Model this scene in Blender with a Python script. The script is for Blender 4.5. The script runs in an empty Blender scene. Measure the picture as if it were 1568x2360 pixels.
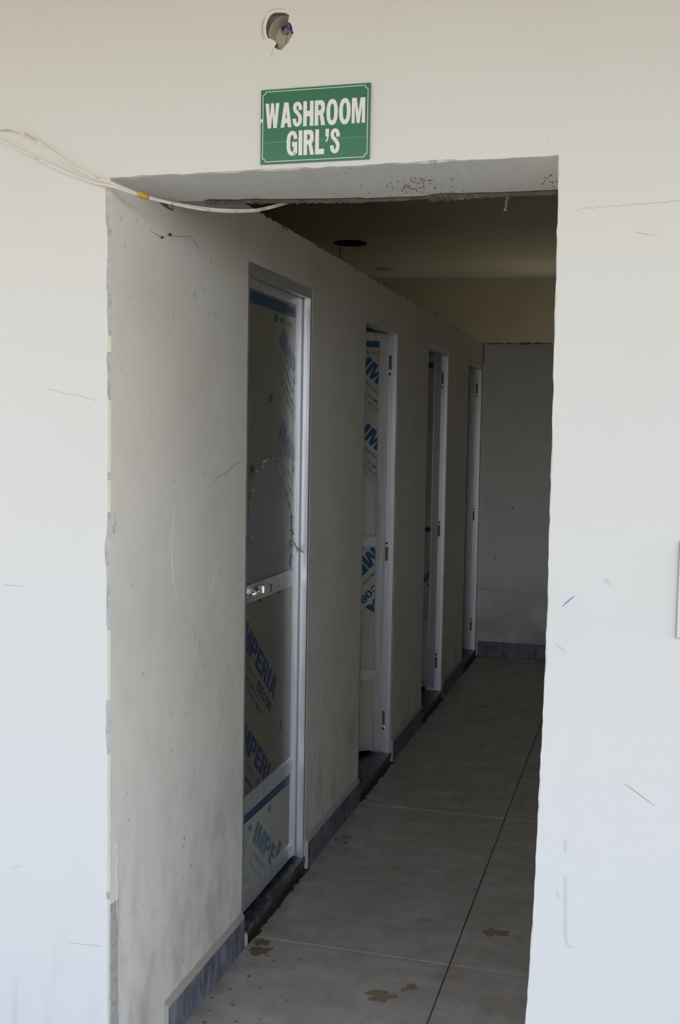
import bpy, bmesh, math, random
from mathutils import Vector, Matrix
from mathutils.geometry import tessellate_polygon

random.seed(7)
scene = bpy.context.scene
COL = scene.collection

# ------------------------------------------------------------------ camera
YAW, PITCH, ROLL = math.radians(-15.4976), math.radians(-4.0068), math.radians(0.9514)
fwd = Vector((math.sin(YAW) * math.cos(PITCH), math.cos(YAW) * math.cos(PITCH), math.sin(PITCH)))
r0 = Vector((math.cos(YAW), -math.sin(YAW), 0))
u0 = r0.cross(fwd)
cr = r0 * math.cos(ROLL) + u0 * math.sin(ROLL)
cu = -r0 * math.sin(ROLL) + u0 * math.cos(ROLL)
cam_data = bpy.data.cameras.new('camera')
cam_data.sensor_fit = 'HORIZONTAL'
cam_data.sensor_width = 24.0
cam_data.lens = 2548.73 / 1568 * 24.0
cam_data.clip_start = 0.05
cam = bpy.data.objects.new('camera', cam_data)
COL.objects.link(cam)
M = Matrix((cr, cu, -fwd)).transposed().to_4x4()
M.translation = Vector((1.1681, -2.2624, 1.6))
cam.matrix_world = M
scene.camera = cam

# ------------------------------------------------------------------ world, sun, exposure
world = bpy.data.worlds.new('sky')
scene.world = world
world.use_nodes = True
wn = world.node_tree
wn.nodes.clear()
w_out = wn.nodes.new('ShaderNodeOutputWorld')
w_bg = wn.nodes.new('ShaderNodeBackground')
w_tc = wn.nodes.new('ShaderNodeTexCoord')
w_sep = wn.nodes.new('ShaderNodeSeparateXYZ')
w_ramp = wn.nodes.new('ShaderNodeValToRGB')
w_ramp.color_ramp.elements[0].position = 0.0
w_ramp.color_ramp.elements[0].color = (1.0, 0.99, 0.95, 1)
w_ramp.color_ramp.elements[1].position = 1.0
w_ramp.color_ramp.elements[1].color = (0.06, 0.12, 0.27, 1)
for p_, c_ in ((0.13, (0.80, 0.85, 0.90, 1)), (0.28, (0.38, 0.48, 0.64, 1)), (0.5, (0.16, 0.25, 0.43, 1))):
    w_ramp.color_ramp.elements.new(p_).color = c_
wn.links.new(w_tc.outputs['Generated'], w_sep.inputs[0])
wn.links.new(w_sep.outputs['Z'], w_ramp.inputs[0])
wn.links.new(w_ramp.outputs[0], w_bg.inputs[0])
wn.links.new(w_bg.outputs[0], w_out.inputs[0])
w_bg.inputs[1].default_value = 3.6

sun_d = bpy.data.lights.new('sun', 'SUN')
sun_d.energy = 4.2
sun_d.angle = math.radians(0.6)
sun_d.color = (1.0, 0.93, 0.82)
sun = bpy.data.objects.new('sun', sun_d)
COL.objects.link(sun)
sun.rotation_euler = Vector((0.55, -0.35, -0.95)).to_track_quat('-Z', 'Y').to_euler()

scene.view_settings.view_transform = 'Standard'
scene.view_settings.look = 'None'
scene.view_settings.gamma = 1.0
scene.view_settings.use_curve_mapping = False
scene.view_settings.exposure = 0.52
scene.cycles.max_bounces = 10
scene.cycles.diffuse_bounces = 7
scene.cycles.glossy_bounces = 4
scene.cycles.use_denoising = True
scene.cycles.caustics_reflective = False
scene.cycles.caustics_refractive = False

# ------------------------------------------------------------------ materials
def srgb(r, g, b):
    f = lambda c: (c / 255 / 12.92) if c / 255 <= 0.04045 else ((c / 255 + 0.055) / 1.055) ** 2.4
    return (f(r), f(g), f(b), 1)

def mat(name, col, rough=0.8, metal=0.0, spec=0.5, layers=(), bump=None):
    """layers: (colour, noise scale, detail, ramp low, ramp high, strength, (sx,sy,sz), z-mask or None)"""
    m = bpy.data.materials.new(name)
    m.use_nodes = True
    nt = m.node_tree
    b = nt.nodes['Principled BSDF']
    b.inputs['Roughness'].default_value = rough
    b.inputs['Metallic'].default_value = metal
    b.inputs['Specular IOR Level'].default_value = spec
    tc = nt.nodes.new('ShaderNodeTexCoord')
    c = nt.nodes.new('ShaderNodeRGB')
    c.outputs[0].default_value = col
    cur = c.outputs[0]
    for i, (lc, sc, det, lo, hi, st, stretch, zm) in enumerate(layers):
        mp = nt.nodes.new('ShaderNodeMapping')
        mp.inputs['Scale'].default_value = stretch
        mp.inputs['Location'].default_value = (3.1 * i, 1.7 * i, 5.3 * i)
        nz = nt.nodes.new('ShaderNodeTexNoise')
        nz.inputs['Scale'].default_value = sc
        nz.inputs['Detail'].default_value = det
        mr = nt.nodes.new('ShaderNodeMapRange')
        mr.inputs['From Min'].default_value = lo
        mr.inputs['From Max'].default_value = hi
        mr.inputs['To Max'].default_value = st
        nt.links.new(tc.outputs['Object'], mp.inputs[0])
        nt.links.new(mp.outputs[0], nz.inputs['Vector'])
        nt.links.new(nz.outputs['Fac'], mr.inputs['Value'])
        f = mr.outputs[0]
        if zm:
            sp = nt.nodes.new('ShaderNodeSeparateXYZ')
            nt.links.new(tc.outputs['Object'], sp.inputs[0])
            m2 = nt.nodes.new('ShaderNodeMapRange')
            m2.inputs['From Min'].default_value = zm[0]
            m2.inputs['From Max'].default_value = zm[1]
            nt.links.new(sp.outputs['Z'], m2.inputs['Value'])
            mu = nt.nodes.new('ShaderNodeMath')
            mu.operation = 'MULTIPLY'
            nt.links.new(f, mu.inputs[0])
            nt.links.new(m2.outputs[0], mu.inputs[1])
            f = mu.outputs[0]
        mx = nt.nodes.new('ShaderNodeMix')
        mx.data_type = 'RGBA'
        nt.links.new(f, mx.inputs[0])
        nt.links.new(cur, mx.inputs[6])
        mx.inputs[7].default_value = lc
        cur = mx.outputs[2]
    nt.links.new(cur, b.inputs['Base Color'])
    if bump:
        sc, strength, stretch = bump
        mp = nt.nodes.new('ShaderNodeMapping')
        mp.inputs['Scale'].default_value = stretch
        nz = nt.nodes.new('ShaderNodeTexNoise')
        nz.inputs['Scale'].default_value = sc
        nz.inputs['Detail'].default_value = 5
        bp = nt.nodes.new('ShaderNodeBump')
        bp.inputs['Strength'].default_value = strength
        bp.inputs['Distance'].default_value = 0.003
        nt.links.new(tc.outputs['Object'], mp.inputs[0])
        nt.links.new(mp.outputs[0], nz.inputs['Vector'])
        nt.links.new(nz.outputs['Fac'], bp.inputs['Height'])
        nt.links.new(bp.outputs[0], b.inputs['Normal'])
    return m

ONE = (1, 1, 1)
M_FRONT = mat('white_distemper_paint', (0.555, 0.555, 0.55, 1), 0.75, spec=0.25, layers=[
    ((0.47, 0.455, 0.43, 1), 2.2, 6, 0.55, 0.85, 0.3, ONE, None),
    ((0.42, 0.41, 0.40, 1), 60, 3, 0.70, 0.76, 0.35, (1, 1, 0.6), None),
    ((0.36, 0.37, 0.39, 1), 9, 6, 0.56, 0.8, 0.45, (2.5, 2.5, 0.35), (0.55, 0.1)),
], bump=(55, 0.12, (1, 1, 0.5)))
M_INNER = mat('aged_wall_paint', (0.74, 0.72, 0.675, 1), 0.6, spec=0.35, layers=[
    ((0.60, 0.57, 0.52, 1), 3.0, 6, 0.45, 0.8, 0.55, ONE, None),
    ((0.42, 0.385, 0.33, 1), 22, 8, 0.45, 0.75, 0.45, (1, 1, 0.5), (1.2, 0.2)),
    ((0.26, 0.21, 0.15, 1), 7, 8, 0.53, 0.78, 0.55, (1, 1, 0.6), (0.7, 0.2)),
    ((0.30, 0.27, 0.24, 1), 42, 3, 0.69, 0.75, 0.55, ONE, None),
], bump=(24, 0.3, (1, 1, 0.35)))
M_FAR = mat('far_wall_paint_lit', (0.84, 0.85, 0.86, 1), 0.7, spec=0.3, layers=[  # base colour whitened to stand in for daylight on the far wall
    ((0.66, 0.65, 0.62, 1), 3.0, 6, 0.45, 0.8, 0.4, ONE, None),
    ((0.40, 0.37, 0.31, 1), 2.6, 6, 0.36, 0.62, 0.75, (1, 1, 1.4), (0.62, 0.2))], bump=(24, 0.2, ONE))
M_LOFT = mat('yellowed_wall_paint', (0.52, 0.45, 0.32, 1), 0.8, layers=[
    ((0.36, 0.28, 0.18, 1), 2.5, 5, 0.45, 0.8, 0.5, ONE, None)], bump=(20, 0.2, ONE))
M_CEIL = mat('ceiling_paint', (0.66, 0.62, 0.49, 1), 0.85, layers=[
    ((0.52, 0.47, 0.34, 1), 2.0, 5, 0.45, 0.8, 0.5, ONE, None)])
M_MORTAR = mat('bare_cement_mortar', (0.43, 0.425, 0.43, 1), 0.95, layers=[
    ((0.29, 0.28, 0.28, 1), 60, 5, 0.45, 0.7, 0.8, ONE, None)], bump=(120, 0.7, ONE))
M_BROWN_MORTAR = mat('broken_brown_mortar', (0.20, 0.17, 0.13, 1), 0.95, layers=[
    ((0.08, 0.065, 0.05, 1), 50, 5, 0.4, 0.7, 0.9, ONE, None),
    ((0.40, 0.36, 0.30, 1), 90, 4, 0.6, 0.72, 0.8, ONE, None)], bump=(90, 0.8, ONE))
M_SOFFIT_DIRT = mat('brown_soffit_dirt', (0.24, 0.17, 0.12, 1), 0.95)
M_CREAM = mat('paint_flake_edge', (0.62, 0.60, 0.53, 1), 0.8)
M_TILE = mat('beige_stone_tile', (0.42, 0.38, 0.335, 1), 0.42, spec=0.4, layers=[
    ((0.55, 0.52, 0.48, 1), 5.0, 9, 0.42, 0.66, 0.75, (1, 2.2, 1), None),
    ((0.27, 0.23, 0.19, 1), 13.0, 10, 0.46, 0.72, 0.45, (1.6, 1, 1), None),
    ((0.20, 0.14, 0.085, 1), 3.3, 6, 0.63, 0.74, 0.55, (1, 1, 1), None),
], bump=(14, 0.12, (1, 1, 1)))
M_GROUT = mat('dark_grout', (0.13, 0.13, 0.14, 1), 0.95)
M_DAMP = mat('damp_cement', (0.045, 0.038, 0.030, 1), 0.55, layers=[
    ((0.12, 0.10, 0.08, 1), 22, 5, 0.5, 0.75, 0.6, ONE, None)])
M_SPOT = mat('brown_floor_stain', (0.185, 0.14, 0.095, 1), 0.5)
M_SPOT_DARK = mat('dark_water_spot', (0.215, 0.185, 0.155, 1), 0.4)
M_BASE = mat('blue_grey_slate_skirting', (0.15, 0.16, 0.205, 1), 0.5, layers=[
    ((0.30, 0.32, 0.37, 1), 30, 7, 0.48, 0.68, 0.6, (1, 1, 0.3), None),
    ((0.05, 0.055, 0.075, 1), 26, 6, 0.47, 0.66, 0.75, (1, 1, 0.35), None)], bump=(40, 0.2, ONE))
M_GRANITE = mat('dark_granite', (0.030, 0.036, 0.045, 1), 0.38, layers=[
    ((0.17, 0.19, 0.20, 1), 40, 8, 0.48, 0.66, 0.8, (1, 0.6, 1), None)], bump=(70, 0.2, ONE))
M_CEMENT_BEAD = mat('cement_fillet', (0.40, 0.37, 0.33, 1), 0.9, bump=(60, 0.4, ONE))
M_ALU = mat('brushed_aluminium', (0.84, 0.85, 0.90, 1), 0.40, metal=0.8, layers=[
    ((0.42, 0.42, 0.45, 1), 14, 4, 0.5, 0.75, 0.5, (3, 3, 0.15), None)])
M_FRAME = mat('anodised_frame', (0.74, 0.76, 0.82, 1), 0.38, metal=0.9, layers=[
    ((0.40, 0.40, 0.42, 1), 12, 4, 0.5, 0.75, 0.4, (3, 3, 0.15), None)])
M_STEEL = mat('polished_steel', (0.85, 0.85, 0.88, 1), 0.16, metal=1.0)
M_SATIN = mat('satin_steel', (0.72, 0.72, 0.76, 1), 0.32, metal=1.0)
M_HINGE = mat('dull_hinge_metal', (0.16, 0.15, 0.14, 1), 0.6, metal=0.6)
M_PANEL = mat('blue_grey_panel', (0.165, 0.175, 0.195, 1), 0.35, spec=0.5)
M_PANEL_PALE = mat('pale_grey_panel', (0.64, 0.65, 0.66, 1), 0.4)
M_FILM = mat('olive_grey_protective_film', (0.15, 0.145, 0.11, 1), 0.28, spec=0.5, bump=(7, 0.25, (1, 1, 0.3)))
M_FILM_LT = mat('protective_film_lit', (0.55, 0.53, 0.47, 1), 0.4, spec=0.4, bump=(9, 0.25, (1, 1, 0.3)))  # same protective film, colour lightened to imitate light on the opened doors
M_FILM_FADED = mat('faded_dusty_film', (0.36, 0.38, 0.35, 1), 0.6, layers=[
    ((0.42, 0.43, 0.41, 1), 14, 6, 0.45, 0.7, 0.6, ONE, None),
    ((0.13, 0.13, 0.10, 1), 8, 6, 0.58, 0.75, 0.6, ONE, None)])
M_INK = mat('navy_print', (0.016, 0.028, 0.10, 1), 0.35)
M_INK_BAND = mat('dark_blue_print', (0.010, 0.045, 0.11, 1), 0.4)
M_INK_BLUE = mat('blue_print', (0.012, 0.10, 0.26, 1), 0.4)
M_INK_FADED = mat('faded_blue_print', (0.09, 0.17, 0.26, 1), 0.6, layers=[
    ((0.25, 0.28, 0.28, 1), 40, 5, 0.5, 0.65, 0.7, ONE, None)])
M_INK_PALER = mat('pale_band_print', (0.08, 0.11, 0.16, 1), 0.6)
M_INK_PALE = mat('pale_print', (0.20, 0.24, 0.28, 1), 0.6)
M_FLAKE = mat('torn_film_edge', (0.42, 0.38, 0.24, 1), 0.3)
M_GREEN = mat('sign_green', srgb(26, 96, 62), 0.32, layers=[
    (srgb(22, 86, 74), 5, 2, 0.35, 0.7, 0.7, (1, 1, 3), None),
    (srgb(24, 108, 54), 9, 2, 0.5, 0.7, 0.5, (0.3, 1, 4), None)])
M_SIGN_WHITE = mat('sign_white', (0.60, 0.60, 0.62, 1), 0.35)
M_SIGN_STREAK = mat('sign_streak', srgb(60, 140, 62), 0.35)
M_CABLE = mat('dirty_white_cable', (0.70, 0.64, 0.58, 1), 0.5, layers=[
    ((0.40, 0.29, 0.21, 1), 40, 4, 0.54, 0.66, 0.7, ONE, None)])
M_TAPE = mat('yellow_tape', (0.50, 0.29, 0.02, 1), 0.4)
M_DARK = mat('dark_dust_hole_shade', (0.05, 0.042, 0.035, 1), 0.95)  # dark dust and wires; also paints the shade inside holes and ceiling recess
M_COBWEB = mat('dusty_cobweb', (0.30, 0.27, 0.22, 1), 0.95)
M_ROOT = mat('brown_fibre', (0.20, 0.13, 0.06, 1), 0.95)
M_BLUE_WIRE = mat('blue_wire', (0.02, 0.07, 0.42, 1), 0.4)
M_RED_WIRE = mat('red_wire', (0.32, 0.03, 0.03, 1), 0.4)
M_YELLOW_WIRE = mat('yellow_wire', (0.50, 0.46, 0.14, 1), 0.4)
M_BOX = mat('pvc_box', (0.60, 0.55, 0.46, 1), 0.6)
M_PIPE = mat('grey_conduit', (0.40, 0.37, 0.33, 1), 0.5)
M_PEN = mat('blue_pen_ink', (0.03, 0.14, 0.50, 1), 0.5)
M_GREEN_PEN = mat('green_crayon', (0.16, 0.42, 0.26, 1), 0.6)
M_SCRATCH = mat('grey_scratch', (0.35, 0.34, 0.33, 1), 0.9)
M_CRACK = mat('hairline_crack', (0.40, 0.375, 0.34, 1), 0.95)
M_SMEAR = mat('grey_smear', (0.475, 0.48, 0.49, 1), 0.8)
M_PLATE = mat('white_plastic', (0.53, 0.53, 0.50, 1), 0.4)
M_PORCH = mat('porch_ceiling_paint', (0.62, 0.45, 0.18, 1), 0.85)
M_PAVE = mat('porch_floor', (0.50, 0.50, 0.49, 1), 0.7, layers=[
    ((0.40, 0.38, 0.35, 1), 3, 5, 0.45, 0.8, 0.6, ONE, None)])
M_GROUND = mat('dry_ground', (0.48, 0.385, 0.23, 1), 0.95, layers=[
    ((0.28, 0.24, 0.14, 1), 0.6, 6, 0.45, 0.7, 0.7, ONE, None)])

# ------------------------------------------------------------------ mesh helpers
def link(name, me, m, parent=None):
    o = bpy.data.objects.new(name, me)
    for x in (m if isinstance(m, (list, tuple)) else [m]):
        me.materials.append(x)
    COL.objects.link(o)
    if parent is not None:
        o.parent = parent
    return o

def from_bm(name, bm, m, parent=None, smooth=False):
    me = bpy.data.meshes.new(name)
    bmesh.ops.recalc_face_normals(bm, faces=bm.faces[:])
    bm.to_mesh(me)
    bm.free()
    if smooth:
        for p in me.polygons:
            p.use_smooth = True
    return link(name, me, m, parent)

def add_box(bm, lo, hi, bevel=0.0, xf=None):
    r = bmesh.ops.create_cube(bm, size=1)
    vs = r['verts']
    for v in vs:
        v.co = Vector([lo[i] + (v.co[i] + 0.5) * (hi[i] - lo[i]) for i in range(3)])
    if bevel > 0:
        es = list({e for v in vs for e in v.link_edges})
        g = bmesh.ops.bevel(bm, geom=es, offset=bevel, segments=1, affect='EDGES')
        vs = list({v for f in g['faces'] for v in f.verts} | {v for v in vs if v.is_valid})
    if xf:
        for v in vs:
            v.co = xf(v.co)
    return vs

def box(name, lo, hi, m, parent=None, bevel=0.0, xf=None):
    bm = bmesh.new()
    add_box(bm, lo, hi, bevel, xf)
    return from_bm(name, bm, m, parent)

def fill(bm, loops, h0, h1, xf, mi=0):
    """extrude 2-D loops (first = outline, others = holes) between h0 and h1; xf(a, b, h) -> world"""
    pts = [[Vector((p[0], p[1], 0)) for p in lp] for lp in loops]
    tris = tessellate_polygon(pts)
    flat = [p for lp in pts for p in lp]
    A = [bm.verts.new(xf(p.x, p.y, h0)) for p in flat]
    B = [bm.verts.new(xf(p.x, p.y, h1)) for p in flat]
    for t in tris:
        for V in (A, B):
            try:
                f = bm.faces.new([V[i] for i in t])
                f.material_index = mi
            except ValueError:
                pass
    k = 0
    for lp in pts:
        n = len(lp)
        for i in range(n):
            j = (i + 1) % n
            try:
                f = bm.faces.new((A[k + i], A[k + j], B[k + j], B[k + i]))
                f.material_index = mi
            except ValueError:
                pass
        k += n

def plate(name, loops, h0, h1, xf, m, parent=None):
    bm = bmesh.new()
    fill(bm, loops, h0, h1, xf)
    return from_bm(name, bm, m, parent)

def smooth_path(pts, n=8):
    out = []
    P = [Vector(p) for p in pts]
    for i in range(len(P) - 1):
        a = P[max(i - 1, 0)]; b = P[i]; c = P[i + 1]; d = P[min(i + 2, len(P) - 1)]
        for k in range(n):
            t = k / n
            out.append(0.5 * ((2 * b) + (c - a) * t + (2 * a - 5 * b + 4 * c - d) * t * t + (3 * b - a - 3 * c + d) * t ** 3))
    out.append(P[-1])
    return out

def add_tube(bm, path, rad, seg=8):
    path = [Vector(p) for p in path]
    rings = []
    for i, p in enumerate(path):
        t = (path[min(i + 1, len(path) - 1)] - path[max(i - 1, 0)]).normalized()
        a = t.cross(Vector((0, 0, 1)) if abs(t.z) < 0.9 else Vector((1, 0, 0))).normalized()
        b = t.cross(a)
        r = rad(i / max(1, len(path) - 1)) if callable(rad) else rad
        rings.append([bm.verts.new(p + (a * math.cos(q) + b * math.sin(q)) * r) for q in [2 * math.pi * k / seg for k in range(seg)]])
    for i in range(len(rings) - 1):
        for k in range(seg):
            j = (k + 1) % seg
            bm.faces.new((rings[i][k], rings[i][j], rings[i + 1][j], rings[i + 1][k]))
    bm.faces.new(rings[0][::-1])
    bm.faces.new(rings[-1])

def tube(name, path, rad, m, parent=None, seg=8):
    bm = bmesh.new()
    add_tube(bm, path, rad, seg)
    return from_bm(name, bm, m, parent, smooth=True)

def add_blob(bm, c, r, jitter=0.3):
    g = bmesh.ops.create_icosphere(bm, subdivisions=2, radius=1)
    for v in g['verts']:
        v.co = Vector(c) + Vector((v.co.x * r[0], v.co.y * r[1], v.co.z * r[2])) * (1 + random.uniform(-jitter, jitter))

def empty(name, loc=(0, 0, 0)):
    o = bpy.data.objects.new(name, None)
    o.empty_display_size = 0.1
    o.location = loc
    COL.objects.link(o)
    return o

def tag(o, label=None, cat=None, kind=None, group=None):
    if label: o['label'] = label
    if cat: o['category'] = cat
    if kind: o['kind'] = kind
    if group: o['group'] = group
    return o

def ribbon(pts, w):
    """outline polygon of a stroke through 2-D pts, w = width or function of t"""
    n = len(pts)
    L, R = [], []
    for i, p in enumerate(pts):
        a = pts[max(i - 1, 0)]; b = pts[min(i + 1, n - 1)]
        dx, dy = b[0] - a[0], b[1] - a[1]
        l = math.hypot(dx, dy) or 1
        ww = w(i / (n - 1)) if callable(w) else w
        L.append((p[0] - dy / l * ww / 2, p[1] + dx / l * ww / 2))
        R.append((p[0] + dy / l * ww / 2, p[1] - dx / l * ww / 2))
    return L + R[::-1]

def blotch(cx, cy, rx, ry, n=22, j=0.25, rot=0.0):
    ph = [random.uniform(0, 6.28) for _ in range(4)]
    out = []
    for i in range(n):
        a = 2 * math.pi * i / n
        k = 1 + j * (0.5 * math.sin(2 * a + ph[0]) + 0.4 * math.sin(3 * a + ph[1]) + 0.35 * math.sin(5 * a + ph[2]) + 0.25 * math.sin(8 * a + ph[3]))
        x, y = rx * k * math.cos(a), ry * k * math.sin(a)
        out.append((cx + x * math.cos(rot) - y * math.sin(rot), cy + x * math.sin(rot) + y * math.cos(rot)))
    return out

XZ_FRONT = lambda a, b, h: Vector((a, h, b))      # drawings on planes y = const
YZ_SIDE = lambda a, b, h: Vector((h, a, b))       # drawings on planes x = const
XY_FLOOR = lambda a, b, h: Vector((a, b, h))

def text_bm(body, width, height, bold=0.0, spacing=1.0):
    """a bmesh of flat lettering whose lower-left corner is at the origin, in the xy plane"""
    cu_ = bpy.data.curves.new('lettering', 'FONT')
    cu_.body = body
    cu_.size = 1.0
    cu_.offset = bold
    cu_.space_character = spacing
    cu_.resolution_u = 4
    cu_.fill_mode = 'FRONT'
    cu_.dimensions = '2D'
    o = bpy.data.objects.new('lettering', cu_)
    COL.objects.link(o)
    dg = bpy.context.evaluated_depsgraph_get()
    me = bpy.data.meshes.new_from_object(o.evaluated_get(dg))
    bm = bmesh.new()
    bm.from_mesh(me)
    COL.objects.unlink(o)
    bpy.data.objects.remove(o)
    bpy.data.curves.remove(cu_)
    bpy.data.meshes.remove(me)
    xs = [v.co.x for v in bm.verts]; ys = [v.co.y for v in bm.verts]
    x0, x1, y0, y1 = min(xs), max(xs), min(ys), max(ys)
    for v in bm.verts:
        v.co = Vector(((v.co.x - x0) / (x1 - x0) * width, (v.co.y - y0) / (y1 - y0) * height, 0))
    return bm

def merge_bm(dst, src):
    mp = {}
    for v in src.verts:
        mp[v] = dst.verts.new(v.co)
    for f in src.faces:
        try:
            dst.faces.new([mp[v] for v in f.verts])
        except ValueError:
            pass
    src.free()

# ------------------------------------------------------------------ measured sizes
W, H, T = 0.9795, 2.157, 0.311          # doorway width, height, wall thickness
P, D, CEIL = 2.273, 5.75, 2.90          # cubicle wall height, depth of passage, ceiling
DZ = 2.112                              # top of cubicle doorways
DOORS = [(0.882, 1.539), (2.309, 2.947), (3.695, 4.340), (5.089, 5.715)]

# ------------------------------------------------------------------ front wall
def frac_noise(z, seed, f):
    return math.sin(z * f + seed) * 0.5 + math.sin(z * f * 2.3 + seed * 2.1) * 0.3 + math.sin(z * f * 5.1 + seed * 0.7) * 0.2

RE = [(0.0, 0.950), (0.43, 0.9635), (0.62, 0.971), (0.8, 0.9737), (0.95, 0.977), (1.15, 0.980), (1.3, 0.981), (1.45, 0.9805), (1.7, 0.9795), (2.0, 0.978), (2.157, 0.977)]
def right_edge(z):
    for (a, x), (b, y) in zip(RE, RE[1:]):
        if z <= b:
            return x + (y - x) * (z - a) / (b - a)
    return RE[-1][1]

def left_chip(z):
    n = frac_noise(z, 1.3, 14)
    if z > 2.05: return 0.0075
    if 1.92 < z <= 2.05: return 0.0045 + 0.002 * n
    base = max(0.0, n) * (0.0062 if z > 0.75 else 0.0022)
    if 1.15 < z < 1.35: base += 0.003
    return base + random.uniform(0, 0.0012)

def zb(x):
    return H + 0.013 * max(0.0, 1 - x / 0.5) - 0.002 * min(1.0, x / 0.5)

def front_wall():
    bm = bmesh.new()
    step = 0.018
    left, right = [], []
    z = -0.06
    while z < H - 0.004:
        left.append(z); z += step
    z = -0.06
    outer = [(-2.6, -0.06), (-2.6, 3.3), (4.4, 3.3), (4.4, -0.06)]
    l1, l0 = [], []                      # l1 inner layer (true edge), l0 front layer (chipped back)
    for z in reversed(left):             # right side upward is built first below
        pass
    rpts1, rpts0 = [], []
    for z in left:
        e = right_edge(z) + random.uniform(-0.0011, 0.0011)
        rpts1.append((e, z))
        c = max(0.0, frac_noise(z, 4.0, 19)) * 0.004 + 0.0012
        rpts0.append((e + c, z))
    tpts1, tpts0 = [], []
    x = W
    n = 56
    for i in range(n + 1):
        x = 0.977 - 0.977 * i / n
        zj = H + random.uniform(-0.0015, 0.0015)
        c = 0.0015 + max(0, frac_noise(x, 2.0, 17)) * 0.004
        tpts1.append((x, zj)); tpts0.append((x, zj + c))
    lpts1, lpts0 = [], []
    for z in reversed(left):
        e = -0.0035 + random.uniform(-0.0006, 0.0006)
        lpts1.append((e + 0.0035, z)); lpts0.append((e - left_chip(z), z))
    l1 = outer + rpts1 + tpts1 + lpts1
    l0 = outer + rpts0 + tpts0 + lpts0
    # junction-box hole
    hole_pts = [(0.366, 2.470), (0.372, 2.478), (0.381, 2.4815), (0.392, 2.481), (0.405, 2.479), (0.4125, 2.474), (0.4115, 2.466), (0.4095, 2.460),
                (0.414, 2.459), (0.4185, 2.452), (0.4205, 2.442), (0.4225, 2.4375), (0.417, 2.428), (0.411, 2.4175), (0.406, 2.414), (0.401, 2.408),
                (0.394, 2.4035), (0.387, 2.407), (0.380, 2.411), (0.385, 2.418), (0.381, 2.424), (0.373, 2.4285), (0.366, 2.431), (0.3625, 2.440), (0.361, 2.452), (0.3635, 2.463)]
    loops0 = [l0, hole_pts]
    pts = [Vector((p[0], p[1], 0)) for lp in loops0 for p in lp]
    tris = tessellate_polygon([[Vector((p[0], p[1], 0)) for p in lp] for lp in loops0])
    F = [bm.verts.new((p.x, 0, p.y)) for p in pts]
    for t in tris:
        bm.faces.new([F[i] for i in t])
    n = len(l1)
    Mv = [bm.verts.new((p[0], 0.003 + (0.0035 if i >= len(outer) else 0), p[1])) for i, p in enumerate(l1)]
    t0_, t1_ = len(outer) + len(rpts1), len(outer) + len(rpts1) + len(tpts1)
    B = [bm.verts.new((0.0 if i >= t1_ else p[0], T, zb(p[0]) if t0_ <= i < t1_ else p[1])) for i, p in enumerate(l1)]
    for i in range(n):
        j = (i + 1) % n
        f = bm.faces.new((F[i], F[j], Mv[j], Mv[i]))
        if i >= len(outer) and j >= len(outer):
            w = math.hypot(l0[i][0] - l1[i][0], l0[i][1] - l1[i][1])
            f.material_index = 1 if w > 0.0052 else (2 if w > 0.003 else 0)
        f = bm.faces.new((Mv[i], Mv[j], B[j], B[i]))
        f.material_index = 5
    tb = tessellate_polygon([[Vector((p[0], p[1], 0)) for p in l1]])
    for t in tb:
        bm.faces.new([B[i] for i in t]).material_index = 5
    # depth of the hole: first a flaky rim, then a round box
    k = len(l0); m_ = len(hole_pts)
    C2 = []
    for i in range(m_):
        C2.append(bm.verts.new((0.3925 + (hole_pts[i][0] - 0.3925) * 0.985, 0.012, 2.443 + (hole_pts[i][1] - 2.443) * 0.985)))
    for i in range(m_):
        j = (i + 1) % m_
        f = bm.faces.new((F[k + i], F[k + j], C2[j], C2[i]))
        f.material_index = 3
    cx, cz, rr = 0.394, 2.4435, 0.0335
    R1, R2 = [], []
    for i in range(m_):
        a = math.atan2(hole_pts[i][1] - 2.443, hole_pts[i][0] - 0.3925)
        R1.append(bm.verts.new((cx + rr * math.cos(a) , 0.018, cz + (rr + .004) * math.sin(a))))
        R2.append(bm.verts.new((cx + rr * 0.92 * math.cos(a), 0.055, cz + rr * math.sin(a))))
    for i in range(m_):
        j = (i + 1) % m_
        f = bm.faces.new((C2[i], C2[j], R1[j], R1[i])); f.material_index = 3
        f = bm.faces.new((R1[i], R1[j], R2[j], R2[i])); f.material_index = 4
    f = bm.faces.new(R2); f.material_index = 4
    me = bpy.data.meshes.new('wall_front')
    bm.to_mesh(me); bm.free()
    return link('wall_front', me, [M_FRONT, M_MORTAR, M_CREAM, M_BROWN_MORTAR, M_BOX, M_INNER])

wf = tag(front_wall(), 'white painted front wall around the open washroom doorway', 'wall', 'structure')

# bits of the front wall
box('bare_plaster', (0.0, 0.004, -0.02), (0.0026, 0.046, 0.50), M_MORTAR, wf)
fl = []
zz = -0.02
while zz < 0.66:
    fl.append(zz); zz += 0.02
edge = [(0.046 + random.uniform(-0.003, 0.004) - (0.012 if z > .45 else 0), z) for z in fl]
plate('paint_lip', [edge + [(p[0] + 0.0022 + random.uniform(0, 0.003), p[1]) for p in reversed(edge)]], 0.0005, 0.0040, YZ_SIDE, M_CREAM, wf)

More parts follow.
